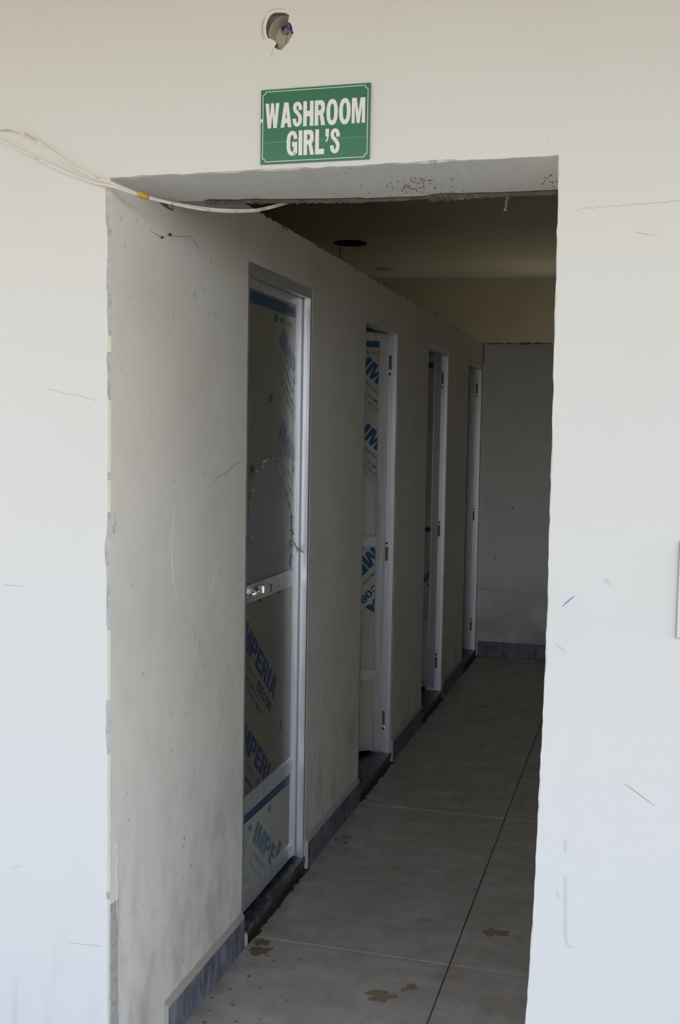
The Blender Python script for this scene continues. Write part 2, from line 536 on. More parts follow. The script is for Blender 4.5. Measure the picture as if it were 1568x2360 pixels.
# broken plaster along the rear edge of the lintel
def lintel_break():
    bm = bmesh.new()
    n = 150
    rows = []
    for i in range(n + 1):
        x = 0.10 + 0.875 * i / n
        amp = 0.35 + 0.65 * max(0, frac_noise(x, 0.8, 11))
        if 0.50 < x < 0.66: amp *= 0.45
        e = (0.006 + 0.034 * amp * random.uniform(0.75, 1.1))
        d = 0.002 + 0.009 * amp * random.uniform(0.3, 1.3)
        rows.append([bm.verts.new((x, T - e, zb(x) - 0.0022 - (zb(x) - H) * e / T)), bm.verts.new((x, T - e * 0.45, zb(x) - 0.003 - d * 0.5 * random.random())),
                     bm.verts.new((x, T + 0.004, zb(x) - 0.002 - d)), bm.verts.new((x, T + 0.012, zb(x) + 0.03)), bm.verts.new((x, T - 0.002, zb(x) + 0.02))])
    for a, b in zip(rows, rows[1:]):
        for k in range(4):
            bm.faces.new((a[k], a[k + 1], b[k + 1], b[k]))
    return from_bm('broken_plaster', bm, M_BROWN_MORTAR, wf)
lintel_break()
# pit in the corner where the jamb meets the lintel, and paint flakes
plate('broken_plaster', [[(0.243, 2.1575), (0.258, 2.1555), (0.275, 2.1535), (0.308, 2.1505), (0.337, 2.1525), (0.334, 2.1625), (0.320, 2.1655), (0.302, 2.1625), (0.285, 2.1595), (0.270, 2.1615), (0.255, 2.1605)]],
      0.0002, 0.0016, YZ_SIDE, M_BROWN_MORTAR, wf)
plate('paint_flake', [[(0.300, 2.1575), (0.312, 2.155), (0.330, 2.1555), (0.326, 2.161), (0.312, 2.163)]], 0.0016, 0.003, YZ_SIDE, M_CREAM, wf)

# marks, scratches and cracks on the front wall
def mark(name, pts, w, m, h=-0.0006, parent=wf, back=0.0002):
    return plate(name, [ribbon(pts, w)], h, back, XZ_FRONT, m, parent)
tap = lambda w: (lambda t: w * (0.35 + 0.65 * math.sin(math.pi * min(max(t, 0.04), 0.96))))
tag(mark('pen_mark', [(1.0119, 1.2598), (1.019, 1.268), (1.027, 1.2755), (1.0355, 1.2832)], tap(0.0022), M_PEN), 'short blue pen stroke')
mark('scratch', [(1.143, 0.9083), (1.16, 0.8985), (1.18, 0.885), (1.2058, 0.8686)], tap(0.0022), M_SCRATCH)
mark('scratch', [(1.129, 2.0033), (1.145, 2.000), (1.1704, 1.9945)], tap(0.0012), M_SCRATCH)
def wander(x0, z0, x1, z1, n, amp):
    return [(x0 + (x1 - x0) * i / n, z0 + (z1 - z0) * i / n + random.uniform(-amp, amp)) for i in range(n + 1)]
mark('crack', wander(1.0117, 2.051, 1.2107, 2.0608, 26, 0.0018), 0.0008, M_CRACK)
mark('crack', wander(-0.2704, 1.2366, -0.2246, 1.236, 8, 0.0012), 0.0013, M_CRACK)
mark('crack', wander(-0.1558, 1.692, -0.0301, 1.6684, 16, 0.003), 0.0007, M_CRACK)
mark('crack', wander(-0.10, 0.40, -0.02, 0.402, 10, 0.0012), 0.0010, M_CRACK)
mark('crack', [(-0.256, 0.56), (-0.24, 0.565), (-0.226, 0.571)], tap(0.0010), M_CRACK)
mark('smear', [(1.031, 0.78), (1.032, 0.765), (1.033, 0.75)], tap(0.007), M_SMEAR)
mark('smear', [(1.034, 0.70), (1.036, 0.65), (1.037, 0.60), (1.038, 0.575)], lambda t: 0.0065, M_SMEAR)
mark('smear', [(1.038, 0.575), (1.041, 0.562), (1.047, 0.553), (1.053, 0.555)], tap(0.0075), M_SMEAR)
mark('smear', [(1.018, 0.665), (1.022, 0.655)], tap(0.010), M_SMEAR)
mark('smear', [(1.00, 1.185), (1.01, 1.175), (1.022, 1.168)], tap(0.006), M_SMEAR)
plate('smear', [blotch(1.099, 1.315, 0.010, 0.0045, j=0.5, rot=-0.5)], -0.0004, 0.0002, XZ_FRONT, M_SMEAR, wf)
def specks(name, n, xr, zr, rmax, m, parent, plane, h0, h1, skip=None):
    bm = bmesh.new()
    for _ in range(n):
        x = random.uniform(*xr); z = random.uniform(*zr)
        if skip and skip(x, z):
            continue
        r = rmax * random.uniform(0.25, 1) ** 2
        fill(bm, [blotch(x, z, r, r * random.uniform(0.5, 1.6), n=8, j=0.3)], h0, h1, plane)
    o = from_bm(name, bm, m, parent)
    o['kind'] = 'stuff'
    return o
in_door = lambda x, z: -0.02 < x < 1.0 and z < 2.18
specks('dirt_specks', 130, (-0.32, 1.3), (0.15, 2.6), 0.0013, M_SCRATCH, wf, XZ_FRONT, -0.0003, 0.0002, in_door)
specks('dirt_specks', 60, (0.985, 1.06), (0.4, 1.5), 0.0022, M_SMEAR, wf, XZ_FRONT, -0.0003, 0.0002, in_door)
specks('dirt_specks', 30, (-0.28, -0.02), (0.2, 1.2), 0.0022, M_SMEAR, wf, XZ_FRONT, -0.0003, 0.0002, in_door)
bm = bmesh.new()
for _ in range(95):
    x = random.choice([random.gauss(0.62, 0.03), random.gauss(0.68, 0.03), random.gauss(0.945, 0.025)])
    if x > 0.97: continue
    y = random.uniform(0.12, 0.27)
    r = random.uniform(0.0004, 0.0018)
    fill(bm, [blotch(x, y, r, r * 2.2, n=8)], H - 0.0036, H - 0.0004, XY_FLOOR)
o = from_bm('soffit_specks', bm, M_SOFFIT_DIRT, wf); o['kind'] = 'stuff'

# right-edge blank plate
pl = empty('wall_plate', (1.30, 0.0, 1.212))
tag(pl, 'blank white rectangular cover plate cut off by the right edge of the photo', 'wall plate')
def rel(o):
    return lambda c: Vector(c) - o.location
box('cover', (1.235, -0.012, 1.212), (1.385, -0.0005, 1.40), M_PLATE, pl, 0.0015, rel(pl))
box('backing_rim', (1.2325, -0.004, 1.2100), (1.3875, -0.0001, 1.4025), M_SCRATCH, pl, 0, rel(pl))

# junction-box wiring
jw = empty('junction_wires', (0.405, 0.03, 2.47))
tag(jw, 'blue, red and yellow wire ends in the round wall hole above the sign', 'wires')
R = lambda pts: [Vector(p) - jw.location for p in pts]
tube('conduit_end', R([(0.386, 0.0548, 2.463), (0.3875, 0.043, 2.4625)]), 0.0085, M_PIPE, jw, 14)
tube('conduit_bore', R([(0.3862, 0.0445, 2.4635), (0.3873, 0.0424, 2.4630)]), 0.0062, M_DARK, jw, 14)  # dark disc painting the shade inside the conduit
tag(tube('wire', R(smooth_path([(0.391, 0.040, 2.468), (0.397, 0.026, 2.464), (0.404, 0.018, 2.454), (0.4125, 0.016, 2.446), (0.418, 0.022, 2.441)])), 0.0024, M_BLUE_WIRE, jw), 'blue wire')
tag(tube('wire', R(smooth_path([(0.398, 0.042, 2.472), (0.4025, 0.028, 2.4695), (0.407, 0.019, 2.464), (0.408, 0.03, 2.457)])), 0.0021, M_RED_WIRE, jw), 'dark red wire')
tag(tube('wire', R(smooth_path([(0.393, 0.043, 2.464), (0.399, 0.029, 2.457), (0.406, 0.022, 2.448), (0.4165, 0.021, 2.439)])), 0.0011, M_YELLOW_WIRE, jw), 'yellow wire')
cr_pts = [(0.378, 2.41), (0.3765, 2.403), (0.3745, 2.398), (0.374, 2.392)]
mark('crack', cr_pts, 0.0011, M_CRACK)
for c in ([(0.357, 2.470), (0.3525, 2.462), (0.351, 2.448), (0.3525, 2.436), (0.357, 2.428)], [(0.360, 2.474), (0.355, 2.466), (0.3535, 2.45), (0.3555, 2.437), (0.361, 2.43)],
          [(0.365, 2.484), (0.375, 2.4885), (0.389, 2.4895), (0.405, 2.4865)]):
    mark('crack', c, 0.0009, M_CRACK, -0.0008)

# ------------------------------------------------------------------ sign
sx0, sx1, sz0, sz1 = 0.3538, 0.5918, 2.1690, 2.3228
sg = empty('washroom_sign', (0.4728, -0.001, sz0))
tag(sg, 'green rectangular sign with white capitals WASHROOM GIRL\'S above the doorway', 'sign')
SG = lambda a, b, h: Vector((a, h, b)) - sg.location
def sign_loop(inset, c, n=6):
    x0, x1, z0, z1 = sx0 + inset, sx1 - inset, sz0 + inset, sz1 - inset
    out = []
    for (cx, cz, a0) in ((x0, z0, 90), (x1, z0, 180), (x1, z1, 270), (x0, z1, 0)):
        for k in range(n + 1):
            a = math.radians(a0 - 90 * k / n)
            out.append((cx + c * math.cos(a), cz + c * math.sin(a)))
    return out
plate('sign_board', [[(sx0, sz0), (sx1, sz0), (sx1, sz1), (sx0, sz1)]], -0.0045, -0.0004, SG, M_GREEN, sg)
plate('border_line', [sign_loop(0.0040, 0.0065), sign_loop(0.0053, 0.0062)], -0.0049, -0.0044, SG, M_SIGN_WHITE, sg)
plate('streak', [[(sx0 + 0.006, 2.2125), (sx1 - 0.007, 2.2145), (sx1 - 0.007, 2.2155), (sx0 + 0.006, 2.214)]], -0.00455, -0.0044, SG, M_SIGN_STREAK, sg)
plate('chipped_spot', [blotch(sx0 + 0.002, 2.2595, 0.0024, 0.004, j=0.4)], -0.0050, -0.0044, SG, M_SIGN_WHITE, sg)
SW, SH = sx1 - sx0, sz1 - sz0
def ell(cx, cy, rx, ry, a0=0, a1=360, n=28, p=2.3):
    out = []
    for i in range(n + (a1 - a0 < 360)):
        t = math.radians(a0 + (a1 - a0) * i / n)
        c, s_ = math.cos(t), math.sin(t)
        out.append((cx + rx * math.copysign(abs(c) ** (2 / p), c), cy + ry * math.copysign(abs(s_) ** (2 / p), s_)))
    return out
def rect(x0, y0, x1, y1):
    return [(x0, y0), (x1, y0), (x1, y1), (x0, y1)]
def stroke(pts, w):
    return ribbon([(p.x, p.y) for p in smooth_path([(x, y, 0) for x, y in pts], 6)], w)
def segs_of(pts, w):
    P_ = [(p.x, p.y) for p in smooth_path([(x, y, 0) for x, y in pts], 6)]
    rb = ribbon(P_, w); n_ = len(P_)
    L_, R_ = rb[:n_], rb[n_:][::-1]
    return [[L_[i], L_[i + 1], R_[i + 1], R_[i]] for i in range(n_ - 1)]
S_PATH = [(0.325, 0.665), (0.315, 0.80), (0.265, 0.895), (0.195, 0.922), (0.115, 0.885), (0.085, 0.78), (0.10, 0.67), (0.17, 0.585), (0.24, 0.50), (0.305, 0.40), (0.318, 0.27), (0.285, 0.14), (0.20, 0.078), (0.115, 0.12), (0.075, 0.22), (0.068, 0.325)]
GLYPH = {   # heavy condensed capitals, cap height 1: (advance, list of [outline, holes...])
    'W': (0.62, [[[(0, 1), (0.155, 1), (0.20, 0.42), (0.245, 1), (0.365, 1), (0.415, 0.42), (0.455, 1), (0.605, 1), (0.50, 0), (0.355, 0), (0.303, 0.56), (0.25, 0), (0.105, 0)]]]),
    'A': (0.47, [[[(0, 0), (0.155, 0), (0.178, 0.17), (0.292, 0.17), (0.315, 0), (0.47, 0), (0.325, 1), (0.145, 1)], [(0.203, 0.36), (0.235, 0.66), (0.267, 0.36)]]]),
    'S': (0.40, [[s_] for s_ in segs_of(S_PATH, 0.15)]),
    'H': (0.44, [[rect(0, 0, 0.155, 1)], [rect(0.285, 0, 0.44, 1)], [rect(0.15, 0.39, 0.29, 0.61)]]),
    'R': (0.45, [[rect(0, 0, 0.155, 1)], [[(0.15, 1), (0.27, 1)] + ell(0.27, 0.71, 0.165, 0.29, 80, -90, 14) + [(0.15, 0.42), (0.15, 0.60), (0.23, 0.60), (0.272, 0.65), (0.278, 0.71), (0.27, 0.77), (0.23, 0.82), (0.15, 0.82)]],
                 [[(0.145, 0.43), (0.20, 0.50), (0.33, 0.50), (0.385, 0.34), (0.45, 0), (0.285, 0), (0.225, 0.36), (0.20, 0.42)]]]),
    'O': (0.485, [[ell(0.2425, 0.5, 0.2425, 0.52, p=2.25), ell(0.2425, 0.5, 0.085, 0.335, n=24, p=2.4)]]),
    'M': (0.555, [[[(0, 0), (0.125, 0), (0.125, 0.72), (0.215, 0), (0.335, 0), (0.425, 0.72), (0.425, 0), (0.555, 0), (0.555, 1), (0.36, 1), (0.2775, 0.42), (0.195, 1), (0, 1)]]]),
    'G': (0.465, [[s_] for s_ in segs_of([(0.385, 0.665), (0.355, 0.83), (0.29, 0.915), (0.21, 0.915), (0.12, 0.83), (0.08, 0.66), (0.078, 0.5), (0.08, 0.34), (0.12, 0.17), (0.205, 0.085), (0.29, 0.09), (0.345, 0.15)], 0.155)] + [
                  [[(0.235, 0.36), (0.235, 0.55), (0.46, 0.55), (0.46, 0.10), (0.39, 0.04), (0.30, 0.0), (0.30, 0.36)]]]),
    'I': (0.165, [[rect(0, 0, 0.16, 1)]]),
    'L': (0.385, [[rect(0, 0, 0.16, 1)], [rect(0.155, 0, 0.385, 0.215)]]),
    '\u2019': (0.16, [[[(0.0, 1), (0.15, 1), (0.15, 0.78), (0.125, 0.62), (0.07, 0.50), (0.015, 0.46), (0.015, 0.54), (0.055, 0.60), (0.075, 0.70), (0.0, 0.70)]]]),
}
for body, fx0, fx1, ftop, fbot in (('WASHROOM', 0.043, 0.957, 0.187, 0.520), ("GIRL'S", 0.245, 0.733, 0.572, 0.905)):
    chars = [c if c != "'" else '\u2019' for c in body]
    gap = 0.05
    tot = sum(GLYPH[c][0] + gap for c in chars) - gap
    kx, kz = (fx1 - fx0) * SW / tot, (fbot - ftop) * SH
    pen = 0.0
    for c in chars:
        bm = bmesh.new()
        for q_, shape in enumerate(GLYPH[c][1]):
            fill(bm, [[(sx0 + fx0 * SW + (pen + x) * kx, sz1 - fbot * SH + y * kz) for x, y in lp_] for lp_ in shape], -0.0050 - 0.00002 * (q_ % 4 if len(GLYPH[c][1]) < 5 else q_ % 2), -0.0044, SG)
        from_bm('letter', bm, M_SIGN_WHITE, sg)
        pen += GLYPH[c][0] + gap

# ------------------------------------------------------------------ passage wall with four door openings
def left_wall():
    top = []
    y = D + 0.10
    while y > T:
        j = random.uniform(-0.004, 0.003)
        if random.random() < 0.08: j -= random.uniform(0.003, 0.008)
        top.append((y, P + j)); y -= 0.022
    top.append((T, P))
    lp = [(T, -0.05)]
    for a, b in DOORS:
        zs = [0.0 + 0.03 * i for i in range(71)]
        lp.append((a, -0.05))
        for z in zs[1:]:
            if z < DZ - 0.01: lp.append((a + random.uniform(-0.0012, 0.0012), z))
        lp.append((a, DZ)); lp.append(((a + b) / 2, DZ + 0.001)); lp.append((b, DZ))
        for z in reversed(zs[1:]):
            if z < DZ - 0.01: lp.append((b + random.uniform(-0.0012, 0.0012), z))
        lp.append((b, -0.05))
    lp.append((D + 0.10, -0.05))
    lp += top
    bm = bmesh.new()
    fill(bm, [lp], -0.10, 0.0, YZ_SIDE)
    return from_bm('wall_left', bm, M_INNER)
wl = tag(left_wall(), 'stained off white wall along the left of the passage holding four doors', 'wall', 'structure')
def smark(name, pts, w, m, parent=wl):
    return plate(name, [ribbon(pts, w)], -0.0002, 0.0006, YZ_SIDE, m, parent)
M_INNER_SCR = mat('pale_scratch', (0.74, 0.72, 0.68, 1), 0.8)
arc = [(0.50 + 0.16 * math.cos(t), 1.30 + 0.20 * math.sin(t)) for t in [math.radians(a) for a in range(150, 331, 12)]]
smark('scratch', arc, 0.0008, M_INNER_SCR)
smark('scratch', [(0.60, 1.45), (0.65, 1.475), (0.72, 1.485), (0.80, 1.51), (0.86, 1.515)], tap(0.0016), M_COBWEB)
smark('scratch', [(0.528, 1.035), (0.531, 1.02), (0.529, 1.0)], tap(0.0025), M_COBWEB)
smark('scratch', [(0.49, 1.07), (0.50, 1.05), (0.50, 1.03)], tap(0.002), M_COBWEB)
tag(plate('crayon_mark', [ribbon([(0.0270, 1.415), (0.0262, 1.39), (0.0235, 1.366), (0.019, 1.372), (0.0165, 1.386)], 0.0014)], 0.0, 0.0008, YZ_SIDE, M_GREEN_PEN, wf), 'faint green crayon mark')
specks('dirt_specks', 70, (0.33, 0.87), (0.15, 2.1), 0.003, M_COBWEB, wl, YZ_SIDE, -0.0002, 0.0005)
specks('dirt_specks', 30, (0.33, 0.87), (0.15, 0.9), 0.003, M_INNER_SCR, wl, YZ_SIDE, -0.0002, 0.0006)
specks('dirt_specks', 40, (1.58, 2.28), (0.15, 2.2), 0.003, M_COBWEB, wl, YZ_SIDE, -0.0002, 0.0005)

# chipped plaster at the upper far corner of the first opening
bm = bmesh.new()
for _ in range(16):
    t = random.random()
    add_blob(bm, (0.0005, 1.43 + t * 0.115, DZ + 0.002 + random.uniform(-0.002, 0.003)), (0.0015, 0.006 * random.uniform(0.5, 1), 0.0028), 0.3)
o = from_bm('plaster_crumbs', bm, M_CREAM, wl); o['kind'] = 'stuff'
# raggedy dust teeth along the top of the wall
bm = bmesh.new()
y = 0.5
while y < D - 0.1:
    if random.random() < 0.35:
        h = random.uniform(0.003, 0.010)
        add_blob(bm, (0.001, y, P - h * 0.4), (0.0022, random.uniform(0.004, 0.014), h), 0.35)
    y += random.uniform(0.03, 0.11)
o = from_bm('cobweb_dust', bm, M_COBWEB, wl); o['kind'] = 'stuff'

# far low wall
def far_wall():
    lp = [(-1.35, -0.05), (1.80, -0.05)]
    x = 1.80
    while x > -1.35:
        lp.append((x, P + random.uniform(-0.004, 0.004))); x -= 0.03
    lp.append((-1.35, P))
    bm = bmesh.new()
    fill(bm, [lp], D, D + 0.10, XZ_FRONT)
    return from_bm('wall_far', bm, M_FAR)
wfar = tag(far_wall(), 'stained grey white wall closing the far end of the passage', 'wall', 'structure')
mark('crack', wander(0.02, 0.49, 0.85, 0.47, 30, 0.002), 0.0016, M_COBWEB, D - 0.0006, wfar, D + 0.0002)
specks('dirt_specks', 24, (0.05, 0.8), (0.2, 1.6), 0.008, M_COBWEB, wfar, XZ_FRONT, D - 0.0008, D + 0.0002)
bm = bmesh.new()
x = 0.0
while x < 0.9:
    add_blob(bm, (x, D - 0.001, P - 0.003), (random.uniform(0.008, 0.03), 0.002, random.uniform(0.003, 0.010)), 0.35)
    x += random.uniform(0.02, 0.08)
for z in [2.27 - 0.02 * i for i in range(8)]:
    add_blob(bm, (0.003, D - 0.004, z), (0.004, 0.004, 0.011), 0.35)
o = from_bm('cobweb_dust', bm, M_COBWEB, wfar); o['kind'] = 'stuff'

# walls beyond, above the low partitions (seen over their tops)
def back_line(x):
    return 6.76 + (x + 0.4497 + 0.4853) * (6.9618 - 6.759) / (0.3741 + 0.935)
bm = bmesh.new()
fill(bm, [[(-2.6, -0.05), (1.9, -0.05), (1.9, CEIL), (-2.6, CEIL)], [(0.30, 1.05), (1.50, 1.05), (1.50, 2.20), (0.30, 2.20)]], 0.0, 0.18, lambda a_, b_, h: Vector((a_, back_line(a_) + h, b_)))
tag(from_bm('wall_back', bm, M_LOFT), 'yellowed rear wall seen above the low far wall', 'wall', 'structure')
tag(box('wall_outer_left', (-2.7, T, -0.05), (-2.6, 7.2, CEIL), M_LOFT), 'yellowed wall behind the cubicles', 'wall', 'structure')
# right wall, with a high window behind the far low wall
tag(box('wall_right', (1.80, T, -0.05), (1.98, 7.4, CEIL), M_INNER), 'off white wall on the right side of the passage', 'wall', 'structure')
wn_ = empty('window_1', (0.90, back_line(0.9) + 0.1, 1.05))
tag(wn_, 'window in the rear wall, hidden behind the low far wall', 'window', 'structure')
for x0, x1, z0, z1 in ((0.30, 0.33, 1.05, 2.20), (1.47, 1.50, 1.05, 2.20), (0.885, 0.915, 1.08, 2.17), (0.33, 1.47, 1.05, 1.08), (0.33, 1.47, 2.17, 2.20)):
    yy = back_line((x0 + x1) / 2) + 0.09
    box('frame_bar', (x0, yy - 0.02, z0), (x1, yy + 0.02, z1), M_FRAME, wn_, 0, rel(wn_))

# cubicle side walls and cubicle backs
cw = empty('wall_cubicles', (-0.7, 0, 0))
tag(cw, 'low dividing walls between the toilet cubicles', 'wall', 'structure')
for y in (0.45, 1.87, 3.27, 4.70):
    box('dividing_wall', (-1.35, y, -0.05), (-0.10, y + 0.10, P), M_INNER, cw, 0, rel(cw))
box('dividing_wall', (-1.45, T, -0.05), (-1.35, D + 0.1, P), M_INNER, cw, 0, rel(cw))

# ceiling with a round fan-hook recess
cxh, cyh, rh = -0.83, 5.09, 0.112
circ = lambda r, n=28: [(cxh + r * math.cos(2 * math.pi * i / n), cyh + r * math.sin(2 * math.pi * i / n)) for i in range(n)]
bm = bmesh.new()
fill(bm, [[(-2.7, T), (1.98, T), (1.98, 7.4), (-2.7, 7.4)], circ(rh)], CEIL, CEIL + 0.05, XY_FLOOR)
cl = tag(from_bm('ceiling', bm, M_CEIL), 'dim yellowed ceiling with a round dark recess', 'ceiling', 'structure')
box('slab', (-2.7, T, CEIL + 0.051), (1.98, 7.4, CEIL + 0.20), M_CEIL, cl)
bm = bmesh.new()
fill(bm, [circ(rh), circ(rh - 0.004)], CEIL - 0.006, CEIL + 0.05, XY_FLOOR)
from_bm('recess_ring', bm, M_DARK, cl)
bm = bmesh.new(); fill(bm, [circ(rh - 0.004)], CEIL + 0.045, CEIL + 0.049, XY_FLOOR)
from_bm('recess_back', bm, M_DARK, cl)  # ring and back coloured dark for the shade in the recess
plate('stain', [blotch(-0.87, 6.28, 0.075, 0.05, j=0.4)], CEIL - 0.0006, CEIL + 0.0002, XY_FLOOR, M_COBWEB, cl)
hw = tube('hanging_wire', smooth_path([(-0.90, 5.07, CEIL + 0.02), (-0.897, 5.07, CEIL - 0.06), (-0.888, 5.06, CEIL - 0.13), (-0.880, 5.05, CEIL - 0.24), (-0.882, 5.05, CEIL - 0.45)]), 0.0022, M_DARK)
tag(hw, 'thin longer dark wire hanging from the left of the round ceiling recess', 'wire')
hw2 = tube('hanging_wire', smooth_path([(-0.772, 5.10, CEIL + 0.02), (-0.772, 5.10, CEIL - 0.02), (-0.769, 5.10, CEIL - 0.05)]), 0.0018, M_DARK)
tag(hw2, 'tiny wire stub at the right of the round ceiling recess', 'wire')

# ------------------------------------------------------------------ floor tiles
XT = [-0.031, 0.6412, 1.3130, 1.80]
YT = [-0.376, 0.296, 0.968, 1.648, 2.316, 2.985, 3.660, 4.332, 5.004, 5.676, 5.75]
fb = box('floor', (-2.7, -0.376, -0.06), (1.98, 7.4, -0.0045), M_GROUT)
tag(fb, 'beige stone tiled passage floor with dark joints', 'floor', 'structure')
for i in range(3):
    for j in range(len(YT) - 1):
        g, gc = 0.0022, 0.0011
        x0 = XT[i] + (g if i else 0); x1 = XT[i + 1] - g
        if i == 0: x0 = 0.0
        z = random.uniform(-0.0006, 0.0004)
        bm = bmesh.new()
        add_box(bm, (x0, YT[j] + gc, -0.0120), (x1, YT[j + 1] - gc, z), 0.0009)
        from_bm('tile', bm, M_TILE, fb)
box('cubicle_floor', (-1.35, T, -0.0044), (-0.085, D, 0.030), M_GRANITE, fb)

def stain(name, cx, cy, rx, ry, m, j=0.4, rot=0):
    return plate(name, [blotch(cx, cy, rx, ry, 26, j, rot)], 0.0002, 0.0009, XY_FLOOR, m, fb)
stain('stain', 0.050, 0.935, 0.020, 0.026, M_SPOT)
stain('stain', 0.062, 0.880, 0.040, 0.022, M_SPOT, 0.5, 0.3)
M_SPOT_LT = mat('light_brown_stain', (0.30, 0.235, 0.165, 1), 0.45, layers=[((0.20, 0.145, 0.09, 1), 30, 5, 0.4, 0.7, 0.8, ONE, None)])
stain('stain', 0.485, 0.720, 0.045, 0.026, M_SPOT_LT, 0.6, 0.5)
stain('stain', 0.555, 0.790, 0.030, 0.012, M_SPOT_LT, 0.6, 0.7)
stain('stain', 0.745, 1.225, 0.036, 0.030, M_SPOT_LT, 0.5, 0.3)
bm = bmesh.new()
for (x, y, r) in ((0.031, 1.861, .012), (0.0706, 1.899, .014), (0.0752, 1.8365, .013), (0.2706, 2.163, .010), (0.086, 0.86, .008), (0.10, 0.855, .006), (0.086, 0.7183, .008),
                  (0.125, 0.83, .006), (0.20, 0.86, .005), (0.14, 0.66, .006), (0.06, 0.63, .007), (0.03, 0.57, .006), (0.10, 0.55, .007), (0.05, 0.50, .006), (0.14, 0.47, .008), (0.06, 0.44, .007), (0.12, 0.41, .006), (0.20, 0.50, .006), (0.24, 0.62, .005), (0.09, 1.78, .006), (0.16, 1.82, .005)):
    fill(bm, [blotch(x, y, r * random.uniform(0.6, 1.1), r * random.uniform(0.5, 0.9), 14, 0.35)], 0.0002, 0.0009, XY_FLOOR)
o = from_bm('water_spots', bm, M_SPOT_DARK, fb); o['kind'] = 'stuff'

# ------------------------------------------------------------------ skirting
bl = empty('baseboard_left', (0, 0.314, 0))
tag(bl, 'blue grey slate skirting along the left wall between the doors', 'baseboard', 'structure')
RB = rel(bl)
segs = [(0.314, 0.882), (1.545, 1.79), (1.793, 2.305), (2.952, 3.692), (4.345, 5.085)]
for a, b in segs:
    box('skirting_slab', (0.0, a, -0.001), (0.011, b, 0.098), M_BASE, bl, 0.0012, RB)
for a, b in ((0.314, 0.884), (1.545, 2.307), (2.952, 3.694), (4.345, 5.087)):
    bm = bmesh.new()
    n = max(8, int((b - a) / 0.03))
    rows = []
    for i in range(n + 1):
        y = a + (b - a) * i / n
        w = 0.0115 + random.uniform(-0.0012, 0.0012); h = 0.116 + random.uniform(-0.002, 0.003)
        rows.append([bm.verts.new(Vector(c) - bl.location) for c in ((-0.001, y, 0.0975), (w, y, 0.0975), (w * 0.8, y, 0.1025), (-0.001, y, h))])
    for p, q in zip(rows, rows[1:]):
        for k in range(4):
            bm.faces.new((p[k], p[(k + 1) % 4], q[(k + 1) % 4], q[k]))
    bm.faces.new(rows[0]); bm.faces.new(rows[-1][::-1])
    from_bm('cement_fillet', bm, M_CEMENT_BEAD, bl)
for y in (0.308, 1.5405, 2.949):
    box('cement_end', (-0.0005, y, -0.001), (0.0125, y + 0.006, 0.108), M_CEMENT_BEAD, bl, 0.001, RB)
bf = empty('baseboard_far', (0.9, D, 0))
tag(bf, 'dark blue grey slate skirting under the far wall', 'baseboard', 'structure')
for a, b in ((0.012, 0.62), (0.622, 1.23), (1.232, 1.80)):
    box('skirting_slab', (a, D - 0.012, -0.001), (b, D, 0.108), M_BASE, bf, 0.0012, rel(bf))

# ------------------------------------------------------------------ door thresholds
def threshold(k, a, b, label):
    t = empty('door_threshold', (0, (a + b) / 2, 0))
    tag(t, label, 'threshold')
    rt = rel(t)
    bm = bmesh.new()
    lp = [(-0.095, a - 0.0)]
    n = 16
    for i in range(n + 1):
        lp.append((0.004 + random.uniform(-0.0015, 0.002), a + (b - a) * i / n))
    lp.append((-0.095, b))
    fill(bm, [lp], 0.026, 0.048, lambda x, y, h: Vector((x, y, h)) - t.location)
    from_bm('granite_slab', bm, M_GRANITE, t)
    box('cement_bed', (-0.095, a, -0.001), (0.0, b, 0.0262), M_DAMP, t, 0, rt)
    lp = [(-0.001, a + 0.004)]
    n = 40
    for i in range(n + 1):
        s = i / n
        lp.append((0.010 + 0.012 * abs(frac_noise(s * 3, k + 2.2, 6)) + random.uniform(0, 0.004) - (0.008 if s in (0, 1) else 0), a + 0.01 + (b + 0.01 - a) * s))
    lp.append((-0.001, b + 0.02))
    plate('damp_cement', [lp], 0.0003, 0.0016, lambda x, y, h: Vector((x, y, h)) - t.location, M_DAMP, t)
    if k == 0:
        bm = bmesh.new(); add_blob(bm, Vector((0.009, a + 0.016, 0.020)) - t.location, (0.007, 0.009, 0.024), 0.08)
        from_bm('cement_lump', bm, M_CEMENT_BEAD, t, True)
for k, ((a, b), lb) in enumerate(zip(DOORS, (
        'dark granite threshold under the nearest, closed cubicle door', 'dark granite threshold under the second cubicle door, standing ajar',
        'dark granite threshold under the third cubicle door from the entrance', 'dark granite threshold under the farthest cubicle door by the end wall'))):
    threshold(k, a, b, lb)

# ------------------------------------------------------------------ cubicle doors
LB, LT = 0.064, 2.092            # bottom and top of the leaf
WL = 0.616                       # leaf width

